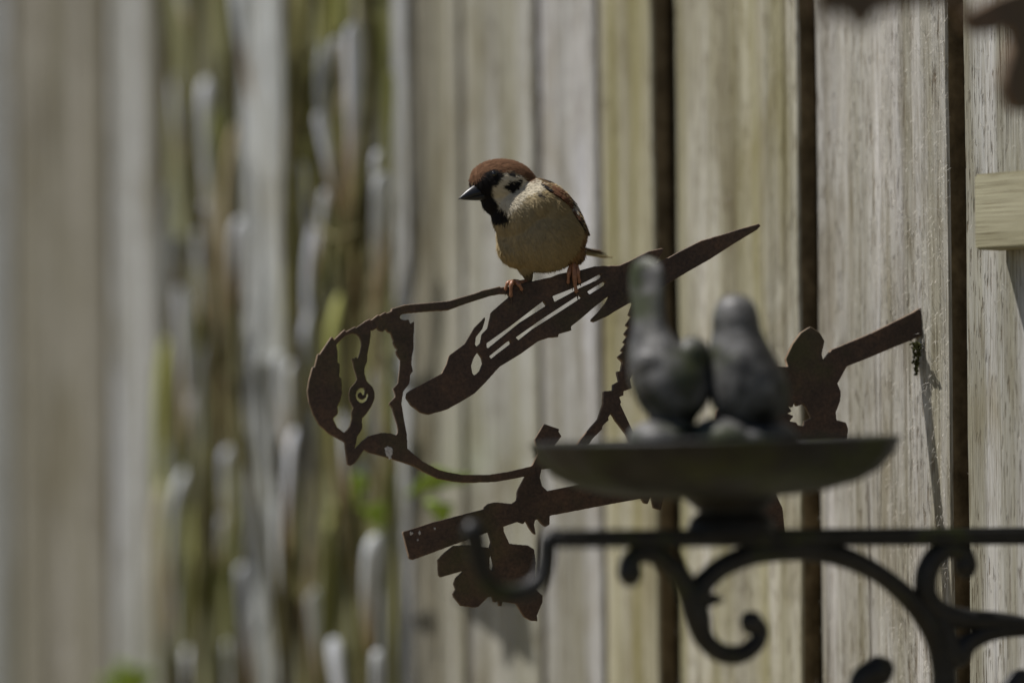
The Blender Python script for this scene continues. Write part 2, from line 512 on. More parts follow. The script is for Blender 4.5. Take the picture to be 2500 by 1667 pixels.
head = T2([(1700, 0), (1633, 15), (1560, 30), (1450, 75), (1340, 118), (1280, 128), (1130, 138), (940, 148), (880, 175), (795, 212), (790, 200), (738, 230), (730, 222),
    (672, 268), (660, 258), (625, 275), (552, 330), (545, 318), (472, 358), (465, 342), (440, 360), (378, 425), (372, 405), (355, 402), (262, 540), (248, 535),
    (222, 640), (207, 640), (180, 740), (165, 830), (178, 920), (215, 1020), (260, 1100), (330, 1165), (400, 1205), (465, 1240), (472, 1300), (485, 1415), (510, 1428),
    (545, 1405), (620, 1298), (650, 1320), (780, 1355), (970, 1415), (1020, 1432), (1100, 1480), (1210, 1530), (1330, 1552), (1420, 1562), (1640, 1552),
    (1640, 1500), (1480, 1500), (1390, 1498), (1290, 1480), (1215, 1462), (1080, 1390), (965, 1290), (960, 1180), (935, 1050), (915, 930), (930, 835), (980, 775), (985, 705),
    (1008, 675), (995, 620), (1000, 560), (1013, 490), (1015, 280), (985, 298), (970, 262), (940, 268), (912, 262), (900, 245), (905, 232), (930, 218), (975, 210), (1100, 200),
    (1300, 185), (1380, 155), (1450, 130), (1560, 95), (1633, 72), (1700, 60)])
holeA = T2([(398, 465), (430, 430), (465, 395), (520, 372), (555, 378), (580, 400), (597, 440), (598, 470), (585, 530), (570, 575), (550, 562), (540, 575), (520, 572),
    (530, 600), (540, 650), (555, 700), (565, 740), (545, 770), (510, 810), (500, 860), (505, 910), (520, 940), (535, 965), (520, 1000), (525, 1050), (510, 1110), (490, 1140),
    (460, 1165), (400, 1120), (368, 1050), (405, 1020), (410, 990), (405, 960), (430, 905), (443, 850), (438, 735), (422, 720), (425, 615), (410, 608), (408, 520)])
holeB = T2([(668, 345), (690, 350), (725, 330), (735, 350), (770, 360), (790, 340), (805, 362), (830, 370), (840, 400), (855, 435), (848, 445), (865, 480), (885, 500), (872, 520),
    (880, 545), (910, 590), (905, 650), (890, 770), (850, 815), (865, 850), (870, 880), (818, 932), (845, 970), (855, 1010), (870, 1060), (885, 1110), (890, 1160), (875, 1185),
    (830, 1170), (760, 1165), (655, 1190), (600, 1235), (540, 1298), (555, 1240), (560, 1195), (580, 1170), (605, 1130), (600, 1050), (640, 1010), (680, 950), (703, 890), (700, 840),
    (685, 800), (640, 755), (622, 700), (622, 650), (645, 590), (645, 540), (660, 460), (668, 400)])
eyeh = T2([(620, 808), (588, 806), (560, 830), (549, 865), (558, 902), (583, 925), (612, 927), (642, 907), (657, 870), (654, 848), (638, 856), (632, 885), (615, 898), (592, 896),
    (574, 880), (570, 856), (582, 842), (598, 846), (602, 862), (616, 866), (628, 848), (626, 822)])
band = T3([(-10, 536), (70, 512), (340, 488), (400, 470), (520, 435), (600, 412), (700, 400), (780, 386), (780, 470), (715, 468), (700, 446), (650, 445), (560, 465), (450, 495),
    (350, 540), (335, 545), (60, 560), (-10, 575)])
wing = T3([(680, 404), (760, 390), (820, 375), (960, 345), (1010, 325), (1060, 315), (1130, 305), (1230, 278), (1370, 272), (1390, 268), (1470, 230), (1560, 185), (1640, 167), (1652, 175),
    (1640, 200), (1610, 240), (1605, 260), (1640, 245), (1750, 185), (1880, 120), (2000, 85), (2130, 45), (2230, 18), (2243, 30), (2220, 55), (2080, 140), (1940, 230), (1800, 310), (1700, 370),
    (1600, 425), (1540, 470), (1510, 560), (1495, 700), (1478, 850), (1470, 920), (1445, 965), (1457, 1020), (1405, 1040), (1405, 1065), (1380, 1075), (1392, 1108), (1385, 1115), (1445, 1245), (1470, 1300),
    (1530, 1440), (1490, 1450), (1425, 1305), (1360, 1220), (1330, 1172), (1312, 1200), (1315, 1215), (1278, 1250), (1275, 1270), (1220, 1325), (1140, 1440), (1085, 1420), (1145, 1330), (1250, 1210), (1280, 1120), (1285, 1040),
    (1342, 1035), (1340, 1000), (1378, 980), (1365, 920), (1390, 915), (1400, 860), (1370, 830), (1405, 800), (1390, 790), (1420, 750), (1405, 740), (1430, 705), (1410, 690), (1440, 650), (1420, 635),
    (1455, 585), (1437, 575), (1465, 500), (1450, 497), (1350, 555), (1310, 580), (1230, 617), (1212, 612), (1212, 598), (1250, 560), (1300, 500), (1320, 460), (1310, 462), (1230, 525), (1130, 610), (1085, 645),
    (1088, 668), (1010, 690), (1008, 708), (950, 712), (885, 735), (780, 810), (650, 890), (560, 990), (500, 1050), (420, 1100), (330, 1150), (220, 1182), (170, 1170), (110, 1125), (80, 1080), (85, 1050),
    (105, 1035), (300, 930), (330, 870), (345, 820), (440, 750), (500, 650), (560, 588), (562, 600), (545, 660), (505, 710), (500, 755), (510, 768), (535, 745), (545, 690), (580, 655), (600, 560), (615, 545), (690, 480), (720, 455)])
slots = [T3(q) for q in (
    [(570, 748), (720, 640), (917, 488), (936, 517), (775, 620), (580, 778), (571, 772)],
    [(972, 460), (1100, 410), (1180, 370), (1262, 325), (1273, 330), (1270, 343), (1250, 358), (1150, 405), (985, 495)],
    [(748, 712), (900, 605), (1135, 452), (1152, 468), (1010, 560), (850, 662), (765, 730)],
    [(1185, 432), (1285, 370), (1298, 376), (1292, 392), (1198, 450)],
    [(587, 826), (700, 735), (715, 730), (718, 750), (597, 843)],
    [(515, 800), (540, 835), (548, 870), (530, 915), (500, 943), (485, 935), (475, 885), (490, 840)])]
breast = T4([(100, 245), (125, 265), (215, 355), (365, 428), (520, 455), (700, 452), (830, 432), (985, 395), (1010, 380), (1020, 440), (945, 465), (870, 480), (740, 502), (560, 508), (450, 500), (340, 480), (190, 390), (110, 350)])
branch = T4([(95, 850), (300, 785), (665, 690), (662, 680), (690, 655), (740, 643), (855, 655), (890, 630), (893, 575), (905, 545), (945, 470), (1000, 385), (1040, 300), (1015, 210), (1080, 100), (1185, 135), (1178, 152),
    (1200, 185), (1165, 230), (1100, 320), (1130, 408), (1060, 415), (1050, 470), (1065, 530), (1100, 565), (1300, 525), (2000, 370), (2500, 190), (2700, 120), (2720, 330), (2300, 480), (1915, 600), (1900, 660), (1890, 700), (1840, 682),
    (1828, 610), (1818, 608), (1800, 655), (1775, 650), (1755, 618), (1550, 655), (1118, 738), (1116, 800), (1090, 815), (1060, 790), (1035, 760), (1015, 770), (1010, 800), (1022, 872), (1000, 855), (975, 820), (948, 770), (935, 795), (895, 780),
    (820, 805), (545, 905), (165, 1045), (140, 1035)])
hang = T4([(690, 800), (795, 805), (800, 850), (838, 932), (965, 943), (1010, 970), (1020, 1060), (1010, 1240), (1068, 1290), (1070, 1330), (1030, 1430), (1033, 1470), (990, 1468), (940, 1440), (885, 1350),
    (790, 1335), (785, 1365), (765, 1365), (755, 1325), (745, 1340), (725, 1335), (715, 1300), (685, 1305), (620, 1370), (590, 1375), (500, 1362), (450, 1300), (445, 1280), (465, 1250), (450, 1210),
    (465, 1170), (520, 1120), (360, 1165), (345, 1150), (340, 1045), (380, 1000), (450, 945), (545, 940), (700, 960), (710, 920), (690, 850)])
hang_hole = T4([(710, 1005), (728, 1085), (720, 1118), (702, 1110), (700, 1040)])
leafr = T5([(1420, 470), (1503, 470), (1490, 425), (1530, 340), (1580, 270), (1635, 235), (1690, 270), (1718, 320), (1702, 400), (1712, 435), (1760, 370), (2000, 270), (2240, 150), (2330, 95), (2330, 270), (2240, 310),
    (2000, 410), (1850, 470), (1795, 570), (1815, 620), (1812, 670), (1785, 740), (1790, 785), (1845, 800), (1858, 840), (1850, 900), (1600, 1000), (1300, 1000), (1300, 700)])
leafr_hole = T5([(1500, 700), (1530, 710), (1540, 678), (1556, 705), (1590, 690), (1608, 706), (1625, 740), (1642, 775), (1604, 790), (1600, 822), (1562, 815), (1552, 800), (1512, 792), (1537, 762), (1500, 745), (1526, 733)])
leafl = [(1760, 1120), (1880, 1160), (1893, 1205), (1910, 1240), (1916, 1300), (1905, 1335), (1850, 1345), (1790, 1300)]
petal = T5([(1085, 780), (1082, 742), (1108, 703), (1200, 745), (1260, 790), (1240, 850), (1120, 850)])

PE = P(2243, 806, 0.034)                                     # where the spike enters the fence
PA = Vector((math.cos(rad(9)), math.sin(rad(9)), 0))        # along the sheet, to the right and away
PU = (Vector((0, math.sin(rad(2)), math.cos(rad(2))))); PU = (PU - PA * PU.dot(PA)).normalized()
PN = PA.cross(PU).normalized()
orn = empty('bird_ornament', PE)
tag(orn, 'rusted cut-steel bird on a branch with its spike driven into the fence', 'garden ornament')
BOX = (720, 530, 2310, 1540)
plate('bird_silhouette', [head, band, wing, breast], [holeA, holeB, eyeh] + slots, BOX, PE, PA, PU, 0.0024, 0.0004, RUST, orn)
o = plate('branch', [branch, hang, leafr, leafl, petal], [hang_hole, leafr_hole], BOX, PE, PA, PU, 0.00215, 0.0004, RUST, orn)
tag(o, 'rusted steel branch with cut-out leaves and a flat spike')
DROP = plain_mat('bird_lime', (0.45, 0.43, 0.40), 0.8, .2, .3, 900)
def splat(px, py, r, seed):
    rr = random.Random(seed); c = ray_plane(px, py, PE, PN); f = c - PN * 0 
    nn = PN if PN.y < 0 else -PN
    f = c + nn * 0.0025; V = [f + nn * .0002]; n = 14
    for k in range(n):
        a = 6.283 * k / n; q = r * K * rr.uniform(.5, 1.2)
        V.append(f + PA * math.cos(a) * q + PU * math.sin(a) * q * 1.3)
    link('dropping', mesh('dropping', V, [(0, 1 + k, 1 + (k + 1) % n) for k in range(n)]), DROP, orn)
for i, (x, y, r) in enumerate([(948, 1100, 10), (951, 1112, 8), (1004, 1302, 4), (1024, 1300, 4), (1062, 1290, 3), (1020, 1318, 2)]):
    splat(x, y, r, i)

# moss where the spike enters
MOSS = plain_mat('moss', (0.035, 0.036, 0.012), .95, .1, .5, 500)
bm = bmesh.new(); rr = random.Random(3)
mroot = on_fence(2240, 850, 0.001)
for k in range(150):
    t = rr.random()
    c = on_fence(2238 + rr.gauss(0, 5 * (1 - t) + 2), 838 + 75 * t * t + rr.gauss(0, 4), rr.uniform(-.001, .004 * (1 - t) + .0012))
    r = bmesh.ops.create_icosphere(bm, subdivisions=1, radius=rr.uniform(.0003, .0008))
    bmesh.ops.translate(bm, vec=c, verts=r['verts'])
    d = Vector((rr.gauss(0, 1), rr.gauss(0, 1), rr.gauss(0, 1))).normalized()
    for v in r['verts']: v.co += d * .0009 * max(0, (v.co - c).normalized().dot(d)) ** 2
o = bm_obj('moss', bm, MOSS)
tag(o, 'little tuft of dark green moss under the spike in the fence', 'moss', kind='stuff')

# ------------------------------------------------------------------ the sparrow
YS = 0.004                                                  # depth of the bird's middle
def BP(x, y, d=0.0): return P(x, y, YS + d * K)
def plate_y(px, py): return ray_plane(px, py, PE, PN).y
def EL(x, y, d, rx, rd, rz, rot=0.0, yaw=0.0):
    k = K; c = BP(x, y, d)
    a = AXR * math.cos(rad(rot)) + AXU * math.sin(rad(rot)); u = -AXR * math.sin(rad(rot)) + AXU * math.cos(rad(rot))
    f = AXF
    a2 = a * math.cos(rad(yaw)) + f * math.sin(rad(yaw)); f2 = -a * math.sin(rad(yaw)) + f * math.cos(rad(yaw))
    return (c, (a2 * rx * k, f2 * rd * k, u * rz * k))
body_me = blob([
    EL(1324, 574, 12, 112, 104, 92), EL(1276, 524, -14, 76, 84, 76), EL(1338, 530, 14, 68, 98, 82, 0),
    EL(1372, 590, 60, 58, 80, 50, -8), EL(1266, 484, 2, 58, 74, 50), EL(1229, 447, -18, 86, 64, 59, -3, 24),
    EL(1214, 490, -24, 38, 46, 38), EL(1312, 506, -8, 64, 88, 62), EL(1297, 478, 4, 46, 80, 44), EL(1262, 610, 0, 50, 60, 44, -35),
    EL(1283, 648, 2, 20, 24, 28, 15), EL(1405, 622, 5, 26, 30, 26)], 1.9 * K, 34, 0.5)
nb = len(body_me.vertices)
co = np.empty(nb * 3); body_me.vertices.foreach_get('co', co); co = co.reshape(-1, 3)
no = np.empty(nb * 3); body_me.vertices.foreach_get('normal', no); no = no.reshape(-1, 3)
bmb = bmesh.new(); bmb.from_mesh(body_me); BV = BVHTree.FromBMesh(bmb); bmb.free()

HC = BP(1229, 447, -18)
HF = (AXR * -0.80 + AXF * -0.53 + AXU * -0.26).normalized()
HL = AXU.cross(HF).normalized(); HU = HF.cross(HL).normalized()
BC = BP(1324, 574, 12)
BF = (AXR * -0.50 + AXF * -0.86).normalized(); BL = (AXU.cross(BF).normalized() + AXU * .31).normalized()

def hit(px, py):
    for t in np.linspace(0, 1, 30):
        x = px + (1235 - px) * t; y = py + (460 - py) * t
        d = (AXF * FP + AXR * (x - 1250) + AXU * (833.5 - y)).normalized()
        r = BV.ray_cast(CAM, d)
        if r[0] is not None: return r[0]
def lat(poly):
    """an outline seen on the head's near side, as (forward, up) in the head's own side view"""
    out = []
    for x, y in poly:
        q = hit(x, y) - HC
        out.append((q.dot(HF) / K, q.dot(HU) / K))
    return out
def inside(a, b, poly):
    r = np.zeros(a.shape, bool); n = len(poly)
    for i in range(n):
        x0, y0 = poly[i]; x1, y1 = poly[(i + 1) % n]
        c = ((y0 <= b) & (y1 > b)) | ((y1 <= b) & (y0 > b))
        if abs(y1 - y0) < 1e-9: continue
        r ^= c & (a < x0 + (b - y0) / (y1 - y0) * (x1 - x0))
    return r
def H4(p): return [(1120 + x / 8.25, 370 + y / 8.25) for x, y in p]
capline = H4([(215, 640), (370, 605), (520, 455), (640, 385), (740, 370), (880, 440), (960, 425), (1100, 420), (1250, 480), (1350, 560), (1400, 620), (1490, 640), (1560, 560)])
cl = lat(capline)
cap_poly = [(150, cl[0][1] - 4)] + cl + [(cl[-1][0] - 25, cl[-1][1] + 12), (-140, 60), (-140, 160), (150, 160)]
mask_poly = lat(H4([(300, 650), (370, 600), (520, 445), (640, 375), (740, 360), (880, 440), (930, 470), (850, 560), (790, 680), (690, 700), (670, 840), (720, 950), (800, 1080), (900, 1200), (1010, 1290)]))
mask_poly = mask_poly + lat(H4([(1040, 1400), (930, 1450)]))
mask_poly = mask_poly + [(mask_poly[-1][0] + 25, mask_poly[-1][1] - 14), (mask_poly[-1][0] + 80, mask_poly[-1][1] + 30), (140, -10), (140, mask_poly[0][1] + 2)]
ear_poly = lat(H4([(1040, 600), (1110, 585), (1180, 605), (1250, 555), (1310, 590), (1260, 680), (1200, 760), (1110, 870), (1040, 810), (930, 750), (890, 720), (980, 660)]))
post_poly = lat(H4([(950, 440), (1110, 425), (1220, 495), (1150, 530), (1060, 500)]))
cheek_poly = lat(H4([(640, 680), (930, 440), (1250, 480), (1400, 610), (1490, 630), (1600, 470), (1680, 560), (1720, 700), (1640, 800), (1400, 900), (1250, 1050), (1100, 1230), (1000, 1280), (800, 1080), (670, 840)]))
streaks = [lat([(1319, 452), (1330, 447), (1336, 462), (1326, 460)]), lat([(1308, 474), (1322, 470), (1330, 480), (1318, 482)]), lat([(1322, 436), (1332, 436), (1342, 450), (1334, 448)])]
CHEST = np.array((.092, .048, .026)); BLACK = np.array((.010, .009, .009)); WHITE = np.array((.42, .375, .285))
BREAST = np.array((.25, .205, .125)); FLANK = np.array((.25, .185, .085)); MANT = np.array((.17, .10, .045))

def vnoise(p, sc, seed=0):
    r = np.random.RandomState(seed); q = p * sc; s_ = np.zeros(len(p))
    for k in range(6):
        d = r.normal(size=3); d /= np.linalg.norm(d); s_ += np.sin(q @ d * (1 + .5 * k) + r.uniform(0, 6.28)) / (1 + .3 * k)
    return s_ / 3
def bird_col(p, nrm):
    p = np.asarray(p); q = p - np.array(HC)
    jit = vnoise(p, 5200, 1) * 1.6; jit2 = vnoise(p, 5600, 2) * 1.6
    a = q @ np.array(HF) / K + jit; b = q @ np.array(HU) / K + jit2; sd = np.abs(q @ np.array(HL)) / K
    qb = p - np.array(BC)
    z = qb @ np.array(AXU) / K; fwd = qb @ np.array(BF) / K; sdb = np.abs(qb @ np.array(BL)) / K
    c = np.tile(BREAST, (len(p), 1))
    t = np.clip((sdb - 35) / 70, 0, 1)[:, None] * .8 + np.clip((-z - 10) / 70, 0, 1)[:, None] * .35
    c = c * (1 - t) + FLANK * t
    c = c * (1 + .10 * vnoise(p, 700, 3)[:, None])
    back = (fwd < -15 - .25 * z) & (z > -70)
    st = vnoise(p * np.array([1, 1, .25]), 2600, 4)
    mc = np.where((st > .35)[:, None], BLACK * 2, MANT * (1 + .3 * vnoise(p, 900, 5)[:, None]))
    c = np.where(back[:, None], mc, c)
    hd = np.linalg.norm(q, axis=1) / K < 125
    for poly, colr in ((cheek_poly, WHITE), (cap_poly, CHEST), (mask_poly, BLACK), (ear_poly, BLACK), (post_poly, BLACK * 2.5)):
        m_ = inside(a, b, poly) & hd
        if colr is CHEST:
            cc = CHEST * (1 + .25 * vnoise(p, 1500, 6)[:, None]); c = np.where(m_[:, None], cc, c)
        else: c[m_] = colr
    bib = (b < -8) & (a > -8) & (sd < 30 - .12 * np.abs(b + 30)) & (b > -78) & (np.linalg.norm(q, axis=1) / K < 105) & (a > 22 + (b + 55) * .55)
    c[bib] = BLACK
    for sp in streaks: c[inside(a, b, sp) & (np.linalg.norm(q, axis=1) / K < 160)] = BLACK * 2
    return c
sparrow = empty('sparrow', BP(1320, 690, 0))
tag(sparrow, 'small sparrow with chestnut cap and black bib perched on the rusted ornament', 'bird')
FEATH = vcol_mat('plumage', .9, .08)
bc = bird_col(co, no)
ed = np.array([e.vertices[:] for e in body_me.edges])
for _ in range(3):
    acc = bc.copy(); cnt = np.ones(nb)
    np.add.at(acc, ed[:, 0], bc[ed[:, 1]]); np.add.at(acc, ed[:, 1], bc[ed[:, 0]]); np.add.at(cnt, ed[:, 0], 1); np.add.at(cnt, ed[:, 1], 1)
    bc = acc / cnt[:, None]
set_col(body_me, bc)
link('body', body_me, FEATH, sparrow, True)

# fine feather barbs over the whole skin
tris = np.array([list(p.vertices) for p in body_me.polygons if len(p.vertices) == 4])
fc = co[tris].mean(1); fnrm = no[tris].mean(1)
NS = 30000
sel = np.random.randint(0, len(tris), NS)
wts = np.random.dirichlet((1, 1, 1, 1), NS)
pts = (co[tris[sel]] * wts[:, :, None]).sum(1); nn = fnrm[sel]; nn /= np.linalg.norm(nn, axis=1)[:, None]
q = pts - np.array(HC); hw = np.clip(1.35 - np.linalg.norm(q, axis=1) / K / 95, 0, 1)[:, None]
flow = hw * np.array(-HF * 1.0 - HU * .25) + (1 - hw) * np.array(-BF * .75 - AXU * .8)
flow = flow - nn * (flow * nn).sum(1)[:, None]; flow /= (np.linalg.norm(flow, axis=1)[:, None] + 1e-9)
flow += np.random.normal(0, .16, flow.shape)
L = (np.random.uniform(6, 15, NS) * (1 - .35 * hw[:, 0]) * K)[:, None]
side = np.cross(nn, flow); side /= np.linalg.norm(side, axis=1)[:, None]
wd = np.random.uniform(.4, .85, NS)[:, None] * K
lift = np.random.uniform(.04, .22, NS)[:, None]
p0 = pts - nn * .3 * K; p1 = pts + flow * L * .5 + nn * L * lift * .6; p2 = pts + flow * L + nn * L * lift * .7
VV = np.stack([p0 - side * wd, p0 + side * wd, p1 + side * wd * .8, p1 - side * wd * .8, p2], 1).reshape(-1, 3)
me = bpy.data.meshes.new('plumage')
fl = []
for i in range(NS):
    b_ = 5 * i; fl += [(b_, b_ + 1, b_ + 2, b_ + 3), (b_ + 3, b_ + 2, b_ + 4)]
me.from_pydata(VV.tolist(), [], fl); me.update()
cc = bird_col(pts + np.random.normal(0, 2.2 * K, pts.shape), nn) * np.random.uniform(.84, 1.16, NS)[:, None]
set_col(me, np.repeat(cc, 5, 0))
tag(link('plumage', me, FEATH, sparrow), kind='stuff')

# beak
b0 = HC + HF * 62 * K - HU * 9 * K; tip = BP(1119, 485, -78)
ax = (tip - b0); Lb = ax.length; ax.normalize()
bs = ax.cross(AXU).normalized(); bu = bs.cross(ax).normalized()
BEAK = NT('beak'); BEAK = BEAK.fin((.014, .014, .016), .36, .35)
for nm, sgn, hh, dn in (('upper_mandible', 1, 30, 0.0), ('lower_mandible', -1, 15, 0.0)):
    V = []; Fc = []; n = 12; ns = 10
    for i in range(n + 1):
        t = i / n; prof = (1 - t ** 1.7) if sgn > 0 else (1 - t ** 1.35)
        c = b0 + ax * (Lb * t * (1 if sgn > 0 else .93)) + bu * (-3 * K)
        for k in range(ns + 1):
            an = math.pi * k / ns
            V.append(c + bs * math.cos(an) * 17 * K * prof + bu * (sgn * math.sin(an) * hh * K * prof + (.4 * K if sgn > 0 else -.4 * K)))
    m_ = ns + 1
    for i in range(n):
        for k in range(ns):
            Fc.append((i * m_ + k, i * m_ + k + 1, (i + 1) * m_ + k + 1, (i + 1) * m_ + k))
        Fc.append((i * m_ + ns, i * m_, (i + 1) * m_, (i + 1) * m_ + ns))
    bm = bmesh.new(); add_mesh(bm, V, Fc); bmesh.ops.remove_doubles(bm, verts=bm.verts, dist=1e-6)
    bm_obj(nm, bm, BEAK, sparrow, True)
# eyes
EYE = NT('eye'); EYE = EYE.fin((.006, .005, .004), .08, .5)
ec = hit(1207, 424) - HC
for sg in (1, -1):
    c = HC + HF * ec.dot(HF) + HU * ec.dot(HU) + HL * (ec.dot(HL) * sg)
    bm = bmesh.new(); bmesh.ops.create_uvsphere(bm, u_segments=16, v_segments=10, radius=8.5 * K)
    bmesh.ops.translate(bm, vec=c - (c - HC).normalized() * 4 * K, verts=bm.verts)
    bm_obj('eye', bm, EYE, sparrow, True)

# wings: overlapping coverts and flight feathers on a folded surface
outer = [(1328, 438), (1349, 446), (1372, 461), (1390, 478), (1400, 490), (1411, 503), (1420, 521), (1426, 536), (1434, 556), (1440, 574)]
inner = [(1322, 450), (1344, 468), (1366, 481), (1383, 495), (1393, 504), (1400, 516), (1408, 530), (1417, 543), (1427, 559), (1437, 577)]
def wing_surf(t, w_):
    """t from shoulder to tip, w_ 0 front edge .. 1 far back"""
    n = len(outer) - 1; f = min(t * n, n - 1e-6); i = int(f); r = f - i
    o_ = np.array(outer[i]) * (1 - r) + np.array(outer[i + 1]) * r
    i_ = np.array(inner[i]) * (1 - r) + np.array(inner[i + 1]) * r
    dep = 20 + 70 * t
    thick = np.array([0, 0.0])
    if w_ < .35:
        u_ = w_ / .35; x, y = i_ * (1 - u_) + o_ * u_ + np.array([3, -3]) * math.sin(u_ * 3.14) * .6; d = dep - 26 + 34 * u_ * u_
    else:
        u_ = (w_ - .35) / .65; x, y = o_ + np.array([-36, -6]) * u_ * u_ * (1 - .5 * t); d = dep + 8 + (95 - 30 * t) * u_
    r = BV.ray_cast(CAM, (BP(x, y, d) - CAM).normalized())
    if r[0] is not None and w_ < .45: d = min(d, (r[0].y - YS) / K - 4)
    return x, y, d
def wing_color(t, w_, k=0):
    def n_(x): return .85 + .3 * random.random()
    if t < .30:
        c = np.array((.21, .115, .035)) if (w_ * 7 % 1) > .35 else BLACK * 2.2
        if t > .1: c = np.array((.155, .06, .022))
    elif t < .44: c = np.array((.15, .055, .02))
    elif t < .49: c = BLACK * 1.5
    elif t < .56: c = np.array((.40, .37, .31))
    elif t < .68: c = np.array((.15, .06, .024))
    elif t < .73: c = BLACK * 1.5
    else: c = np.array((.085, .055, .028)) if (w_ * 11 % 1) > .42 else np.array((.022, .016, .011))
    return (c * .8 + .2 * c.mean()) * n_(0) * .55
def mirror(p):
    v = Vector(p) - BC
    return BC + v - BL * (2 * v.dot(BL))
for sg in (1, -1):
    NTt, NW = 40, 24; V = []; C = []; Fc = []
    for i in range(NTt + 1):
        for j in range(NW + 1):
            x, y, d = wing_surf(i / NTt, j / NW); V.append(BP(x, y, d)); C.append(wing_color(i / NTt, j / NW))
    for i in range(NTt):
        for j in range(NW):
            a = i * (NW + 1) + j; Fc.append((a, a + 1, a + NW + 2, a + NW + 1))
    # feather tips over it
    rr = random.Random(11)
    for t0, t1, cnt, ln in ((.02, .3, 46, .10), (.3, .46, 26, .10), (.5, .70, 20, .13), (.70, .9, 16, .22)):
        for k in range(cnt):
            t = rr.uniform(t0, t1); w_ = rr.uniform(0, .95); st = len(V); hw_ = .035
            for (dt, dw, li) in ((0, -hw_, .5), (0, hw_, .5), (ln * .7, hw_, 1.6), (ln * .7, -hw_, 1.6), (ln, 0, 1.9)):
                x, y, d = wing_surf(min(t + dt, 1), min(max(w_ + dw, 0), 1)); p_ = BP(x, y, d)
                q_ = Vector(p_) - BP(1345, 530, 40); V.append(p_ + q_.normalized() * li * K)
                C.append(wing_color(t, w_) * rr.uniform(.8, 1.15))
            Fc += [(st, st + 1, st + 2, st + 3), (st + 3, st + 2, st + 4)]
    if sg < 0:
        for k_, p_ in enumerate(V):
            m_ = mirror(p_); nr = BV.find_nearest(m_)
            V[k_] = m_ if nr[3] < 3 * K else nr[0] + nr[1] * min(nr[3], 3 * K)
    me = mesh('wing', V, Fc); set_col(me, np.array(C))
    o = link('wing', me, FEATH, sparrow); md = o.modifiers.new('s', 'SOLIDIFY'); md.thickness = .0005; md.offset = 0

# tail feathers
for (xa, ya, da, xb, yb, db, wa, colr, nm) in (
    (1385, 592, 70, 1478, 619, 215, 17, (.055, .032, .016), 0), (1380, 598, 76, 1468, 612, 225, 16, (.17, .10, .05), 1),
    (1386, 606, 60, 1484, 624, 205, 15, (.20, .17, .09), 2), (1388, 612, 55, 1496, 628, 200, 15, (.23, .19, .10), 3), (1378, 600, 85, 1458, 612, 240, 16, (.06, .035, .02), 4)):
    a = BP(xa, ya, da); b = BP(xb, yb, db); d = (b - a).normalized(); sd_ = d.cross(AXU).normalized(); up_ = sd_.cross(d)
    V = []; C = []; Fc = []; n = 12
    for i in range(n + 1):
        t = i / n; w_ = wa * K * (.55 + .45 * t) * (1 if t < .8 else math.sqrt(max(0, 1 - ((t - .8) / .2) ** 2)) * .95 + .05)
        for j, dz in ((-1, -.22), (0, 0), (1, -.22)):
            V.append(a + (b - a) * t + sd_ * w_ * j + up_ * dz * w_); cc_ = np.array(colr) * (1.0 if j else .7)
            if j < 0: cc_ = cc_ * 1.4
            if t > .93 and nm == 3: cc_ = np.array((.28, .14, .05))
            C.append(cc_)
    for i in range(n):
        for j in range(2): Fc.append((i * 3 + j, i * 3 + j + 1, i * 3 + j + 4, i * 3 + j + 3))
    me = mesh('tail_feather', V, Fc); set_col(me, np.array(C))
    o = link('tail_feather', me, FEATH, sparrow, True); md = o.modifiers.new('s', 'SOLIDIFY'); md.thickness = .0004; md.offset = 0

# legs and feet
SKIN = plain_mat('foot_skin', (.26, .12, .065), .42, .4, .3, 900)
CLAW = plain_mat('claw', (.05, .03, .022), .4, .4, .2, 900)
def toe(parent, ptsx, r0, r1, nm='toe'):
    p3 = catmull([BP(*p) for p in ptsx], 6); n = len(p3); cut = int(n * .74)
    rds = [(r0 + (r1 - r0) * i / (n - 1)) * (1 + .16 * math.sin(i / n * 19)) * K for i in range(n)]
    bm = bmesh.new(); add_mesh(bm, *tube_mesh(p3[:cut + 1], rds[:cut + 1], 10)); t_ = bm_obj(nm, bm, SKIN, parent, True)
    crd = [r1 * K * (1 - .85 * i / (n - 1 - cut)) for i in range(n - cut)]
    bm = bmesh.new(); add_mesh(bm, *tube_mesh(p3[cut:], crd, 8)); bm_obj('claw', bm, CLAW, t_, True)
def pdep(px, py, off=0): return (plate_y(px, py) - YS) / K + off
def shank(pts, rads, m_, nm):
    p3 = catmull([(*BP(x, y, d), r) for (x, y, d), r in zip(pts, rads)], 6)
    bm = bmesh.new(); add_mesh(bm, *tube_mesh([p[:3] for p in p3], [p[3] * K for p in p3], 12)); return bm_obj(nm, bm, m_, sparrow, True)
LEGF = plain_mat('leg_feather', (.13, .095, .05), .9, .1, .45, 1500)
d1 = pdep(1255, 700)
shank([(1282, 640, 4), (1288, 662, 6), (1293, 684, 6)], [24, 17, 9], LEGF, 'thigh')
l1 = shank([(1292, 676, 6), (1288, 686, 4), (1270, 690, d1 - 2), (1257, 691, d1 - 6)], [6, 6, 6, 6], SKIN, 'leg')
F_ = -13
toe(l1, [(1262, 690, d1 - 4), (1248, 688, d1 - 14), (1240, 694, d1 - 20), (1236, 706, d1 - 17), (1235, 722, d1 - 15)], 6, 3.2)
toe(l1, [(1264, 690, d1 - 6), (1254, 687, d1 - 18), (1249, 699, d1 - 25), (1249, 722, d1 - 20), (1252, 742, d1 - 15)], 6, 3.4)
toe(l1, [(1266, 690, d1 - 6), (1264, 688, d1 - 17), (1270, 697, d1 - 24), (1275, 706, d1 - 21), (1279, 717, d1 - 16)], 6, 3.2)
toe(l1, [(1268, 690, d1 + 2), (1266, 690, d1 + 14), (1262, 700, d1 + 18), (1258, 714, d1 + 16)], 6, 3.2)
d2 = pdep(1403, 665)
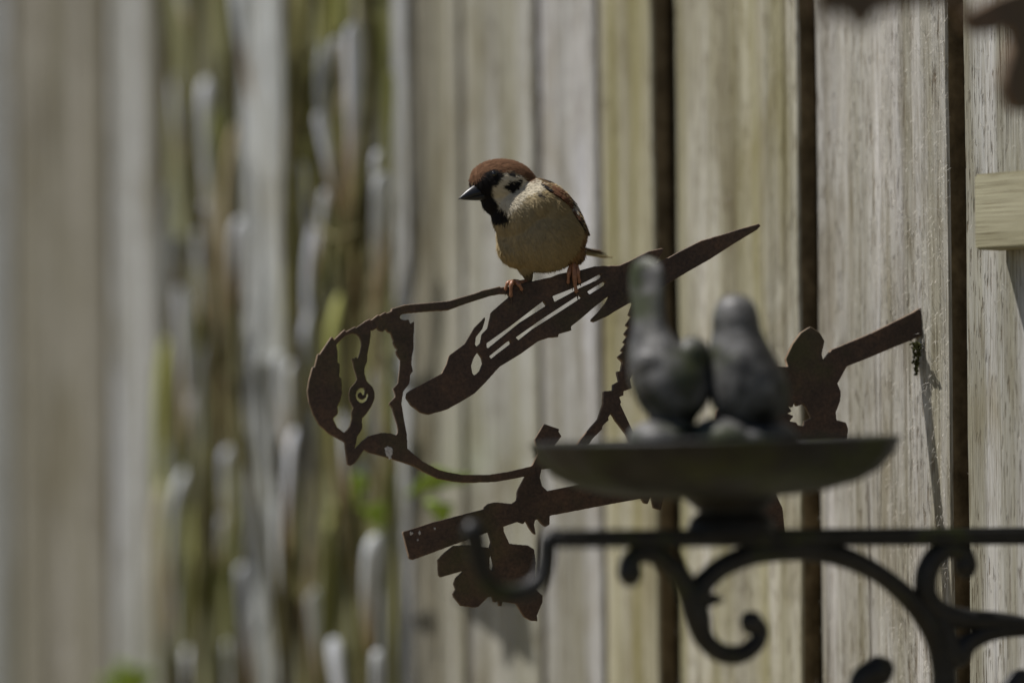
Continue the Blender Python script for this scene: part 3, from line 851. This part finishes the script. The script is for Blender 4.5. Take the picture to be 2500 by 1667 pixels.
shank([(1404, 612, 4), (1406, 636, d2 + 2)], [20, 12], LEGF, 'thigh')
l2 = shank([(1406, 630, d2 + 2), (1405, 645, d2 - 6), (1404, 655, d2 - 12)], [7, 7, 6], SKIN, 'leg')
toe(l2, [(1403, 645, d2 - 8), (1395, 650, d2 - 18), (1390, 671, d2 - 22), (1389, 689, d2 - 18), (1389, 704, d2 - 15)], 6.5, 3.4)
toe(l2, [(1405, 642, d2 - 10), (1402, 650, d2 - 23), (1404, 673, d2 - 26), (1406, 700, d2 - 22), (1410, 717, d2 - 19), (1413, 736, d2 - 15)], 7, 3.6)
toe(l2, [(1406, 645, d2 - 8), (1410, 652, d2 - 19), (1413, 671, d2 - 23), (1416, 688, d2 - 19), (1420, 699, d2 - 15)], 6.5, 3.4)
toe(l2, [(1404, 648, d2 + 2), (1402, 650, d2 + 14), (1400, 672, d2 + 19), (1399, 710, d2 + 16)], 6, 3.0)

# ------------------------------------------------------------------ cast-iron bracket with bird bath
def by(px): return -0.10 - (2500 - px) / 1350 * 0.12
BN = (P(1150, 1300, by(1150)) - P(2500, 1300, by(2500))); BN.z = 0; BX = -BN.normalized()
BDIR = BX.cross(Vector((0, 0, 1)))                           # out of the bracket's plane
def Q(px, py, off=0.0): return P(px, py, by(px)) + BDIR * off
broot = P(2680, 1310, by(2680))
br = empty('iron_bracket', broot)
tag(br, 'dark cast-iron scroll bracket carrying a shallow bird bath with two iron birds', 'wall bracket')
def scroll(name, pts, wds, n=8, flat=.8, parent=br, sm=True):
    p = catmull([(x, y, w_) for (x, y), w_ in zip(pts, wds)], n)
    p3 = [Q(x, y) for x, y, _ in p]
    bm = bmesh.new(); add_mesh(bm, *tube_mesh(p3, [w_ / 2 * K * .91 for _, _, w_ in p], 14, flat, BDIR))
    return bm_obj(name, bm, IRON, parent, sm)
# arm: flat bar
A0 = Q(1350, 1315); A1 = Q(2690, 1306)
def bar(name, a, b, h, d, m_, parent):
    t = (b - a).normalized(); s_ = t.cross(Vector((0, 0, 1))).normalized(); u_ = s_.cross(t)
    bm = bmesh.new(); bmesh.ops.create_cube(bm, size=1)
    bmesh.ops.scale(bm, vec=((b - a).length, d, h), verts=bm.verts)
    bmesh.ops.bevel(bm, geom=bm.edges[:], offset=.0018, segments=3, affect='EDGES')
    T = Matrix((t, -s_, u_)).transposed().to_4x4(); T.translation = (a + b) / 2
    bmesh.ops.transform(bm, matrix=T, verts=bm.verts)
    return bm_obj(name, bm, m_, parent, False)
bar('arm', A0, A1, 43 * K * .92, .010, IRON, br)
scroll('hook', [(1370, 1312), (1342, 1318), (1335, 1370), (1318, 1418), (1280, 1444), (1238, 1448), (1200, 1432), (1178, 1390), (1166, 1340), (1156, 1296)], [42, 44, 44, 46, 46, 44, 44, 46, 52, 58])
scroll('scroll', [(1540, 1402), (1540, 1376), (1560, 1352), (1600, 1352), (1645, 1385), (1680, 1440), (1703, 1500), (1720, 1556), (1760, 1592), (1808, 1596), (1845, 1572), (1858, 1540), (1835, 1518)],
       [66, 56, 50, 54, 56, 62, 70, 54, 50, 48, 46, 44, 62])
scroll('arch', [(1700, 1455), (1722, 1420), (1770, 1380), (1840, 1352), (1920, 1340), (1990, 1342), (2070, 1362), (2150, 1402), (2215, 1455), (2262, 1510), (2292, 1570), (2306, 1640), (2308, 1720), (2320, 1800)],
       [76, 60, 56, 56, 60, 58, 54, 50, 54, 60, 62, 64, 64, 60])
scroll('leaf_spur', [(1712, 1470), (1745, 1462), (1766, 1464)], [44, 30, 10])
scroll('scroll', [(2360, 1384), (2352, 1352), (2318, 1338), (2282, 1362), (2262, 1410), (2268, 1462), (2308, 1498), (2370, 1512), (2440, 1516), (2510, 1528), (2600, 1560)],
       [62, 54, 52, 58, 60, 58, 56, 52, 48, 44, 44])
scroll('scroll', [(2300, 1505), (2330, 1600), (2370, 1565), (2430, 1540), (2520, 1532), (2620, 1545)], [50, 66, 52, 46, 44, 44])
scroll('scroll', [(2150, 1636), (2105, 1660), (2100, 1720), (2130, 1780), (2200, 1820), (2320, 1800)], [82, 60, 50, 48, 48, 50])
scroll('scroll', [(2492, 1660), (2460, 1700), (2470, 1760), (2540, 1790), (2640, 1780)], [66, 56, 50, 48, 48])
# back plate on the fence
bq = on_fence(2700, 1310, 0.004)
A2 = Q(2690, 1306)
hit_d = (FO - A2).dot(FN) / BX.dot(FN); contact = A2 + BX * hit_d
me = box_mesh(-.022, .022, -.003, .003, -.16, .05, .0015)
T = Matrix((FE, -FN, Vector((0, 0, 1)))).transposed().to_4x4(); T.translation = contact + FN * .0036
me.transform(T); link('back_plate', me, IRON, br)
bar('arm', A1 - BX * .004, contact + FN * .004, 40 * K * .92, .0095, IRON, br)
for (x, y) in ((2600, 1560), (2620, 1545), (2640, 1780), (2320, 1800)):
    pass
scroll('scroll', [(2590, 1555), (2660, 1570), (2730, 1600), (2790, 1640)], [44, 44, 44, 44])
scroll('scroll', [(2320, 1800), (2430, 1830), (2550, 1800), (2640, 1780), (2760, 1720), (2790, 1640)], [50, 48, 48, 48, 48, 44])

# dish
DC = P(1748, 1072, by(1748))
kd = K * (by(1748) + 2) / 2
Rr = 450 * kd
prof = [(1.0, 0.0), (1.004, -.012), (.985, -.03), (.945, -.095), (.86, -.18), (.74, -.243), (.57, -.286), (.38, -.310), (.22, -.318)]
pin = [(.975, -.004), (.955, -.02), (.90, -.06), (.78, -.14), (.6, -.205), (.4, -.24), (.2, -.25), (.0001, -.252)]
V = []; Fc = []; n = 96
allp = list(reversed(prof)) + pin
for i, (r, z) in enumerate(allp):
    fl_ = 1 if i < len(prof) else .3
    for k in range(n):
        a = 2 * math.pi * k / n
        amp = fl_ * .028 * min(1, max(0, -z * 9)) * abs(math.cos(a * 8)) ** .6
        rr_ = Rr * (r + amp)
        V.append(DC + Vector((rr_ * math.cos(a), rr_ * math.sin(a), Rr * z + rr_ * math.cos(a) * .012)))
for i in range(len(allp) - 1):
    for k in range(n): Fc.append((i * n + k, i * n + (k + 1) % n, (i + 1) * n + (k + 1) % n, (i + 1) * n + k))
Fc.append(tuple(reversed(range(n))))
dish = link('dish', mesh('dish', V, Fc), MOSSY, br, True)
def lathe(name, c, prof_, n=48, parent=br):
    V = []; Fc = []
    for (r, z) in prof_:
        for k in range(n):
            a = 2 * math.pi * k / n; V.append(c + Vector((r * math.cos(a), r * math.sin(a), z)))
    for i in range(len(prof_) - 1):
        for k in range(n): Fc.append((i * n + k, i * n + (k + 1) % n, (i + 1) * n + (k + 1) % n, (i + 1) * n + k))
    Fc.append(tuple(reversed(range(n)))); Fc.append(tuple(range((len(prof_) - 1) * n, len(prof_) * n)))
    return link(name, mesh(name, V, Fc), IRON, parent, True)
SC = P(1785, 1200, by(1785))
lathe('pedestal', SC, [(r * kd, -z * kd) for r, z in ((125, -8), (122, 5), (108, 22), (90, 38), (78, 47), (84, 54), (98, 64), (104, 78), (108, 96), (112, 104))])
# birds on the dish
def IEL(x, y, d, rx, rd, rz, rot=0, yaw=0):
    c = P(x, y, by(1748) + d * kd)
    a = AXR * math.cos(rad(rot)) + AXU * math.sin(rad(rot)); u_ = -AXR * math.sin(rad(rot)) + AXU * math.cos(rad(rot))
    a2 = a * math.cos(rad(yaw)) + AXF * math.sin(rad(yaw)); f2 = -a * math.sin(rad(yaw)) + AXF * math.cos(rad(yaw))
    return (c, (a2 * rx * kd, f2 * rd * kd, u_ * rz * kd))
def loft_figure(name, rows, yaw, parent, n=40, lean=0.0):
    rows = catmull(rows, 5); V = []; Fc = []
    for (x, y, rx, rd, dd) in rows:
        c = P(x, y, by(1748) + dd * kd); yw = rad(yaw)
        for k in range(n):
            a_ = 2 * math.pi * k / n
            V.append(c + (AXR * math.cos(yw) + AXF * math.sin(yw)) * (max(rx, .5) * kd * math.cos(a_)) + (AXF * math.cos(yw) - AXR * math.sin(yw)) * (max(rd, .5) * kd * math.sin(a_)))
    for i in range(len(rows) - 1):
        for k in range(n): Fc.append((i * n + k, i * n + (k + 1) % n, i * n + n + (k + 1) % n, i * n + n + k))
    Fc.append(tuple(reversed(range(n)))); Fc.append(tuple(range(len(V) - n, len(V))))
    bm = bmesh.new(); add_mesh(bm, V, Fc)
    return bm_obj(name, bm, GREY, parent, True)
fig = loft_figure('bird_figure', [(1578, 628, 6, 3, 44), (1578, 638, 34, 10, 40), (1580, 665, 50, 16, 34), (1582, 710, 52, 18, 26), (1585, 760, 46, 22, 16), (1590, 800, 50, 32, 8), (1602, 842, 70, 52, 2), (1622, 885, 92, 76, 0), (1638, 935, 102, 90, 0), (1644, 985, 88, 80, 0), (1645, 1020, 60, 56, 0), (1645, 1040, 52, 50, 0)], -38, br)
tag(fig, 'iron bird with its tail cocked upright')
me = blob([IEL(1692, 872, -8, 44, 50, 52, 0, -30), IEL(1684, 900, -8, 50, 56, 60, 0, -30)], 2.2 * kd, 20); link('head', me, GREY, fig, True)
me = blob([IEL(1590, 915, -40, 58, 26, 62, 24, -40)], 2.2 * kd, 6); link('wing', me, GREY, fig, True)
fig = loft_figure('bird_figure', [(1797, 718, 6, 5, 0), (1797, 724, 28, 26, 0), (1797, 742, 48, 44, 0), (1798, 775, 60, 54, 0), (1800, 800, 63, 56, 0), (1803, 822, 70, 60, 0), (1810, 865, 88, 74, 0), (1820, 910, 102, 84, 0), (1826, 955, 104, 86, 0), (1830, 1000, 88, 76, 0), (1830, 1040, 62, 60, 0)], -45, br)
tag(fig, 'iron bird standing upright with its head raised')
me = blob([IEL(1880, 930, 14, 36, 58, 92, 20, 24)], 2.2 * kd, 8); link('wing', me, GREY, fig, True)
me = blob([IEL(1776, 925, -52, 56, 20, 86, -10, -42)], 2.2 * kd, 6); link('wing', me, GREY, fig, True)
me = blob([IEL(1612, 1070, -20, 80, 90, 46), IEL(1645, 1050, 0, 60, 70, 40)], 2.6 * kd, 6); link('mound', me, GREY, br, True)
me = blob([IEL(1772, 1070, -20, 92, 90, 56), IEL(1850, 1068, 0, 100, 100, 50), IEL(1800, 1130, 0, 180, 180, 60)], 2.6 * kd, 6); link('mound', me, GREY, br, True)

# ------------------------------------------------------------------ second rusted ornament, upper right
C0 = P(2050, 40, -0.42); fq = on_fence(2900, -40, 0.0)
OA = (Vector((fq.x, fq.y, 0)) - Vector((C0.x, C0.y, 0))).normalized(); OU = Vector((0, 0, 1))
orn2 = empty('leaf_ornament', fq)
tag(orn2, 'rusted steel ornament hanging out from the fence above the iron birds', 'garden ornament')
o2 = [(1985, -90), (2000, 48), (2030, 42), (2059, 37), (2079, 48), (2096, 70), (2109, 74), (2121, 54), (2136, 34), (2190, 22), (2260, 12), (2320, 10), (2350, 34), (2352, 66), (2385, 86), (2419, 82), (2452, 66), (2470, 90),
      (2460, 132), (2446, 195), (2449, 232), (2465, 266), (2490, 276), (2540, 270), (2580, 200), (2570, 60), (2620, 10), (2910, 0), (2960, -30), (2960, -60), (2900, -70), (2600, -60), (2420, -2), (2352, 34), (2340, -20), (2420, -60), (2420, -120), (2200, -130)]
plate('leaf_plate', [o2], [], (1970, -140, 2980, 300), C0, OA, OU, .002, .00035, RUST, orn2, 1.0, .6)

# ------------------------------------------------------------------ timber batten at the right
zt, zb = on_fence(2400, 424, .02).z, on_fence(2400, 609, .02).z
q0 = on_fence(2379, 515, .020)
ul = (q0 - FO).dot(FE)
me = box_mesh(-.25, .25, -.0095, .0095, -(zt - zb) / 2, (zt - zb) / 2, .0012)
bt = link('timber_batten', me, FRESH)
bt.matrix_world = Matrix.Translation(FO + FE * (ul + .25) + FN * .0108 + Vector((0, 0, (zt + zb) / 2 - FO.z))) @ Matrix.Rotation(-FA, 4, 'Z')
bt.color = (1, 1, .97, 0)
tag(bt, 'pale new horizontal timber batten fixed across the fence boards', 'batten')

# ------------------------------------------------------------------ climbing plant on the fence
proot = on_fence(720, 833, 0.02); proot.z = 0
plant = empty('climbing_plant', proot)
tag(plant, 'out-of-focus climbing plant with long drooping silvery leaves on the fence', 'plant')
STEM = plain_mat('stem', (.085, .075, .03), .8, .2, .4, 60)
LEAFM = vcol_mat('dry_leaf', .6, .22)
GREEN = vcol_mat('green_leaf', .5, .4)
def cane(pts, r):
    p3 = catmull([on_fence(x, y, o_) for x, y, o_ in pts], 6)
    bm = bmesh.new(); add_mesh(bm, *tube_mesh(p3, [r * (1 - .3 * i / len(p3)) for i in range(len(p3))], 8)); bm_obj('stem', bm, STEM, plant, True)
cane([(760, 6800, .01), (720, 3500, .012), (690, 1700, .014), (735, 1000, .02), (700, 560, .02), (745, 120, .02), (772, -300, .02)], .0045)
cane([(500, 6800, .01), (455, 3000, .012), (470, 1700, .016), (520, 1100, .02), (505, 700, .02), (470, 300, .018), (480, -300, .015)], .004)
cane([(900, 6800, .01), (880, 3000, .012), (900, 1700, .014), (868, 1250, .02), (845, 700, .02), (905, 300, .02), (890, -300, .02)], .004)
cane([(770, 545, .02), (820, 582, .03), (880, 560, .03)], .0018)
cane([(690, 1650, .014), (640, 1250, .02), (560, 900, .02)], .003)
def leaf(x0, y0, x1, y1, wpx, o0=.035, tipc=(.48, .34, .19), base=(.40, .41, .42), twist=0.0, m_=None, nm='leaf', fold=.25, wedge=False):
    a = on_fence(x0, y0, o0); b = on_fence(x1, y1, o0 * .75)
    rr = random.Random(int(x0 * 7 + y0)); L = (b - a).length; dn = (b - a).normalized()
    S = a - FN * o0 * .5 + AXR * rr.uniform(-.008, .008) + Vector((0, 0, rr.uniform(-.002, .003)))
    out = FN * L * rr.uniform(-.03, .06); sp = catmull([a, a + dn * L * .05 + out * .45, a + dn * L * .2 + out, a + dn * L * .6 + out * .9, b], 5)
    n = len(sp); V = []; C = []; Fc = []
    sv0 = (AXR * math.cos(twist) + AXF * math.sin(twist))
    w = wpx * K * 1.2 / 2
    for i, p in enumerate(sp):
        t = i / (n - 1); p = Vector(p)
        tg = (Vector(sp[min(i + 1, n - 1)]) - Vector(sp[max(i - 1, 0)])).normalized()
        sv = (sv0 - tg * sv0.dot(tg)).normalized(); nv = sv.cross(tg)
        ww = w * (min(1, .06 + t / .24) ** 1.2 * max(0, 1 - t) ** .6 * 1.15 if wedge else max(0, math.sin(math.pi * min(1, t) ** .75)) * 1.15) + .0004
        f = min(1, max(0, (t - .62) / .3)); c = np.array(base) * (1 - f) + np.array(tipc) * f
        if wedge: c = c * (1.12 if t < .22 else 1.12 - .4 * min(1, (t - .22) / .25) if t < .62 else 1.0)  # highlight of the sunlit bend painted into the top, greyer below
        for j, k in ((-1, fold), (-.5, fold * .35), (0, 0), (.5, fold * .35), (1, fold)):
            V.append(p + sv * ww * j + nv * ww * k); C.append(c * (1 - .12 * (j == 0)) * rr.uniform(.9, 1.1))
    for i in range(n - 1):
        for j in range(4): Fc.append((i * 5 + j, i * 5 + j + 1, i * 5 + j + 6, i * 5 + j + 5))
    me = mesh(nm, V, Fc); set_col(me, np.array(C))
    o = link(nm, me, m_ or LEAFM, plant, True); md = o.modifiers.new('s', 'SOLIDIFY'); md.thickness = .0006; md.offset = 0
LV = [(505, 192, 520, 640, 62), (862, 58, 868, 430, 72), (786, 98, 782, 262, 52), (780, 275, 830, 470, 50), (795, 465, 770, 720, 56), (942, 424, 912, 690, 66), (735, 395, 745, 590, 50), (592, 535, 580, 780, 48),
      (452, 1148, 428, 1440, 70), (720, 1046, 702, 1350, 66), (600, 1376, 612, 1690, 76), (925, 1306, 905, 1570, 62), (460, 1582, 470, 1800, 76), (815, 1556, 870, 1800, 66), (925, 1585, 940, 1800, 52), (880, 1125, 890, 1300, 58),
      (565, 1560, 575, 1760, 62), (765, 1445, 780, 1600, 50), (560, 1090, 575, 1260, 52), (440, 700, 445, 1010, 60), (680, 860, 690, 1060, 56), (850, 1000, 862, 1160, 48), (425, -60, 440, 90, 50), (588, -40, 600, 150, 54), (480, 560, 486, 700, 44), (925, 900, 930, 1120, 40), (545, 1260, 530, 1400, 44)]
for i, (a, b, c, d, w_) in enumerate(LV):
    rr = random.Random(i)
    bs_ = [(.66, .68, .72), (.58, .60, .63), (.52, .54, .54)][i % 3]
    leaf(a - 30, b + 15, c - 22, d + 160, w_ * .42, .004, base=(.055, .05, .018), tipc=(.12, .08, .03), twist=.2)  # dark strip painted in as the shadow beside each leaf
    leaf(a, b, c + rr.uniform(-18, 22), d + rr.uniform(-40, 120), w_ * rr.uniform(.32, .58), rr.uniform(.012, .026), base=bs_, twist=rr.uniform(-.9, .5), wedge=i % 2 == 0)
rr = random.Random(21)
def strip_x(): return rr.choice([rr.uniform(405, 588), rr.uniform(716, 962), rr.uniform(716, 962)])
for i in range(105):
    x = strip_x(); y = rr.uniform(-500, 1500); Ln = rr.uniform(160, 900)
    bs_ = rr.choice([(.09, .09, .02), (.14, .14, .035), (.20, .20, .06), (.44, .46, .50), (.24, .23, .10), (.34, .28, .17), (.11, .115, .03), (.36, .37, .11), (.52, .54, .58), (.46, .42, .28)])
    leaf(x, y, x + rr.uniform(-30, 20), y + Ln, rr.uniform(7, 24), rr.uniform(.003, .014), base=bs_, tipc=rr.choice([(.42, .31, .17), (.16, .15, .05), (.40, .38, .32)]), twist=rr.uniform(-.8, .5))
for i in range(8):
    x = strip_x(); y = rr.uniform(0, 1600)
    leaf(x, y, x + rr.uniform(-10, 14), y + rr.uniform(70, 190), rr.uniform(12, 20), rr.uniform(.008, .014), base=(.74, .76, .80), tipc=(.6, .6, .6), twist=rr.uniform(-.5, 0))  # short near-white strips painted in as glints among the leaves
for (a, b, c, d, w_) in [(1118, 1160, 990, 1212, 84), (1072, 1225, 1088, 1285, 60), (905, 1235, 932, 1295, 56), (330, 1630, 300, 1720, 90), (270, 1650, 290, 1740, 70), (885, 1160, 870, 1240, 30)]:
    leaf(a, b, c, d, w_, .03, tipc=(.20, .32, .03), base=(.22, .34, .03), m_=GREEN, nm='green_leaf', twist=-.4)
